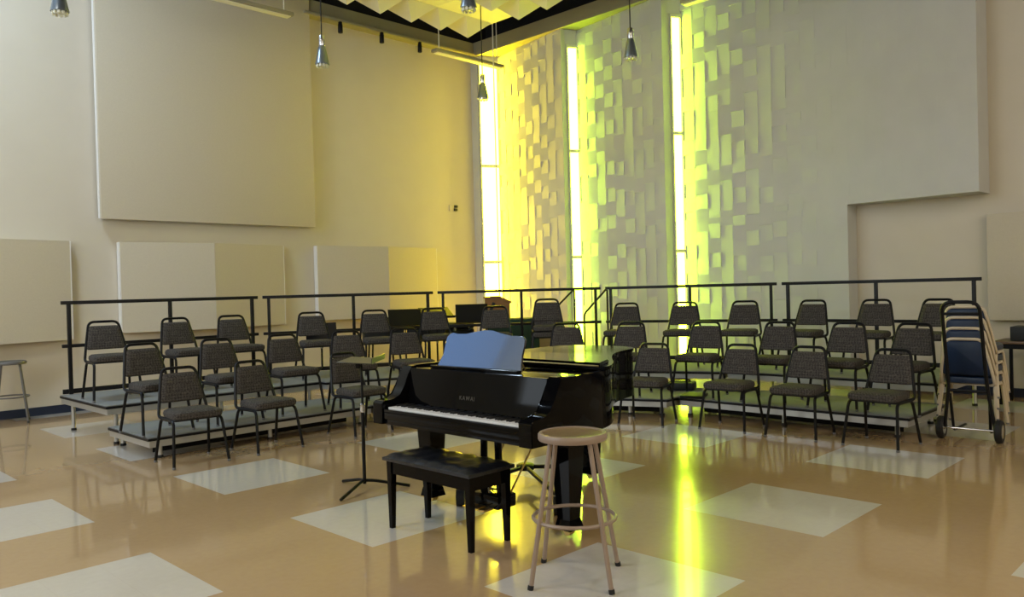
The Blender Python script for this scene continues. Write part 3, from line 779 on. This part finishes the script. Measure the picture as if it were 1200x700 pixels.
for sx in (-1, 1):
    for sy in (-1, 1):
        part('leg', 'steel', tb, lambda bm: tube(bm, [(sx*.78, sy*.24, 0), (sx*.74, sy*.22, .712)], .014, 8))
def case(loc, rz, L, W, Hh, label, m='case', cat='instrument case'):
    t = thing('instrument_case', label, cat, loc, rz, 'black instrument cases behind the railing')
    part('body', m, t, lambda bm: box(bm, (0, 0, Hh*.28), (L, W, Hh*.56), bev=.025, seg=3))
    part('lid', m, t, lambda bm: box(bm, (0, 0, Hh*.79), (L, W, Hh*.42), bev=.025, seg=3))
    part('handle', 'steel', t, lambda bm: tube(bm, fillet([(-.07, -W/2-.002, Hh*.5), (-.07, -W/2-.035, Hh*.5), (.07, -W/2-.035, Hh*.5), (.07, -W/2-.002, Hh*.5)], .02, 3), .008, 6))
    for s in (-1, 1):
        part('latch', 'chrome', t, lambda bm: box(bm, (s*L*.3, -W/2-.004, Hh*.56), (.04, .008, .05), bev=.002, seg=1))
def ontable(u, v, z=.741):
    a = rad(-28); return (8.0+u*math.cos(a)-v*math.sin(a), 10.06+u*math.sin(a)+v*math.cos(a), z)
case(ontable(-.55, 0), rad(-28), .62, .30, .36, 'black instrument case on the folding table, end nearest the folded panels')
case(ontable(.12, .02), rad(-35), .56, .32, .29, 'black instrument case on the middle of the folding table')
case(ontable(.67, -.02), rad(-20), .42, .30, .24, 'small black instrument case on the table end beside the lectern')
case(ontable(.14, .03, 1.033), rad(-42), .48, .28, .11, 'flat black case lying on top of the middle instrument case')
# two stands nested by the table
for k, (x, y, a, hh, ti, lb) in enumerate([(8.33, 9.13, -40, 1.13, -24, 'black music stand behind the railing with tilted desk, nearest the lectern'),
                                          (7.90, 9.46, -15, 1.16, -60, 'black music stand behind the railing with desk nearly flat, before the instrument cases'),
                                          (7.42, 9.62, -30, 1.10, -35, 'black music stand behind the railing at the end nearest the folded panels')]):
    mstand((x, y, 0), rad(a), hh, ti, lb, fr=.2)
# green cloth over a low cart, tan carton
t = thing('draped_cart', 'low cart draped in dark green cloth behind the piano music desk', 'cart', (9.0, 8.9, 0), rad(-45))
part('cloth', 'green', t, lambda bm: box(bm, (0, 0, .60), (.80, .5, .86), bev=.03, seg=3))
part('tray', 'steel', t, lambda bm: box(bm, (0, 0, .145), (.76, .46, .05), bev=.006))
for sx in (-1, 1):
    for sy in (-1, 1):
        part('wheel', 'rubber', t, lambda bm: [tube(bm, [(sx*.33-.015, sy*.18, .045), (sx*.33+.015, sy*.18, .045)], .045, 14), box(bm, (sx*.33, sy*.18, .10), (.02, .02, .06))])
t = thing('carton', 'small tan cardboard carton seen under the stacked chairs by the lime window', 'box', (9.75, 8.90, 0), rad(-45))
part('carton_body', 'tanbox', t, lambda bm: box(bm, (0, 0, .42), (.30, .34, .84), bev=.006))
part('flap', 'tanbox', t, lambda bm: [box(bm, (s*.073, 0, .845), (.145, .34, .006)) for s in (-1, 1)], False)
# stair handrails rising behind the middle joint
for k, (a, b, c, lb) in enumerate([((9.87, 8.36, 1.47), (9.68, 8.56, 1.20), None, 'slanted black handrail of the rear riser steps, side toward the lectern'),
                                   ((10.03, 7.82, 1.47), (9.97, 8.25, 1.06), (9.97, 8.25, 0), 'slanted black handrail bending to the floor by the narrow lime window')]):
    t = thing('step_handrail', lb, 'handrail', (a[0], a[1], 0), 0, 'black handrails of the rear steps')
    A = Vector((0, 0, a[2])); Bv = Vector(b)-Vector((a[0], a[1], 0))
    part('rail', 'pole', t, lambda bm: tube(bm, fillet([(0, 0, 0), tuple(A), tuple(Bv), (Bv.x, Bv.y, 0)], .06, 5), .016, 8))
    part('foot_plate', 'pole', t, lambda bm: [box(bm, (q.x, q.y, .006), (.09, .09, .012)) for q in (Vector((0, 0)), Bv)])
# table and device in the right recess
t = thing('side_table', 'brown topped table in the recess past the blue chairs', 'table', (10.85, 1.95, 0), PI/2)
part('tabletop', 'tabletop', t, lambda bm: box(bm, (0, 0, .725), (1.3, .6, .03), bev=.005))
part('apron', 'steel', t, lambda bm: box(bm, (0, 0, .68), (1.2, .5, .06)))
for sx in (-1, 1):
    for sy in (-1, 1):
        part('leg', 'steel', t, lambda bm: box(bm, (sx*.58, sy*.24, .355), (.035, .035, .71)))
t = thing('black_amplifier', 'black boxy amplifier with a gold knob on the side table', 'amplifier', (10.78, 2.18, .741), PI/2)
part('housing', 'case', t, lambda bm: box(bm, (0, 0, .085), (.50, .34, .165), bev=.01))
part('knob', 'gold', t, lambda bm: [lathe(bm, [(.03, -.01), (.03, .01), (.022, .016)], 16), bmesh.ops.transform(bm, matrix=Matrix.Translation((-.12, .18, .09)) @ Matrix.Rotation(-PI/2, 4, 'X'), verts=bm.verts[:])])
# folders lying on the lower riser
for k, (x, y, a, lb) in enumerate([(7.95, 4.98, 20, 'black folder lying on the lower riser deck behind the front chairs'), (8.42, 5.45, -67, 'black bag lying on the lower riser under the chairs near the lime window')]):
    t = thing('folder' if k == 0 else 'bag', lb, 'folder' if k == 0 else 'bag', (x, y, Z1), rad(a))
    part('cover', 'case', t, lambda bm: box(bm, (0, 0, .018 if k == 0 else .05), (.33, .25, .034 if k == 0 else .10), bev=.01 if k == 0 else .03))
    part('strap' if k else 'spine', 'steel', t, lambda bm: box(bm, (-.166, 0, .018), (.012, .25, .030), bev=.003) if k == 0 else tube(bm, fillet([(-.12, 0, .098), (-.08, 0, .13), (.08, 0, .13), (.12, 0, .098)], .03, 3), .008, 6))

# ------------------------------------------------------------------ light
def area(name, loc, rot, sx, sy, power, col):
    l = bpy.data.lights.new(name, 'AREA'); l.shape = 'RECTANGLE'; l.size = sx; l.size_y = sy; l.energy = power; l.color = col
    o = bpy.data.objects.new(name, l); COL.objects.link(o); o.location = loc; o.rotation_euler = rot
    return o
w = bpy.data.worlds.new('world'); SC.world = w; w.use_nodes = True
w.node_tree.nodes['Background'].inputs[0].default_value = (.9, .95, 1, 1); w.node_tree.nodes['Background'].inputs[1].default_value = .3
# unseen ceiling fixtures added to fill the room with light
for k, (x, y, z, p, c, lb) in enumerate(((1.2, 9.7, 7.3, 200, (.64, .82, 1.0), 'unseen fill light fixture added high above the grey stool'),
                                         (-1.8, 5.5, 7.0, 120, (1.0, .93, .82), 'unseen fill light fixture added near the wide assumed window'),
                                         (1.5, -1.0, 6.6, 55, (1.0, .84, .60), 'unseen fill light fixture added above the camera'),
                                         (4.5, -2.5, 6.6, 120, (1.0, .80, .52), 'unseen fill light fixture added behind the camera'))):
    t = thing('fill_fixture', lb, 'light fixture', (x, y, z), 0, 'added fill light fixtures')
    part('housing', 'white', t, lambda bm: box(bm, (0, 0, .06), (1.3, .5, .08), bev=.01))
    part('stem', 'white', t, lambda bm: [tube(bm, [(q*.4, 0, .1), (q*.4, 0, ZC-z)], .01, 6) for q in (-1, 1)])
    area('fill_lamp', (x, y, z), (0, 0, 0), 1.2, .4, p, c)

SC.render.film_transparent = False
vs = SC.view_settings
SC.display_settings.display_device = 'sRGB'
vs.view_transform = 'Standard'; vs.look = 'None'; vs.exposure = 0.0; vs.gamma = 1.0; vs.use_curve_mapping = False
cy = SC.cycles
cy.max_bounces = 8; cy.diffuse_bounces = 4; cy.glossy_bounces = 4; cy.caustics_reflective = False; cy.caustics_refractive = False
cy.sample_clamp_indirect = 4.0
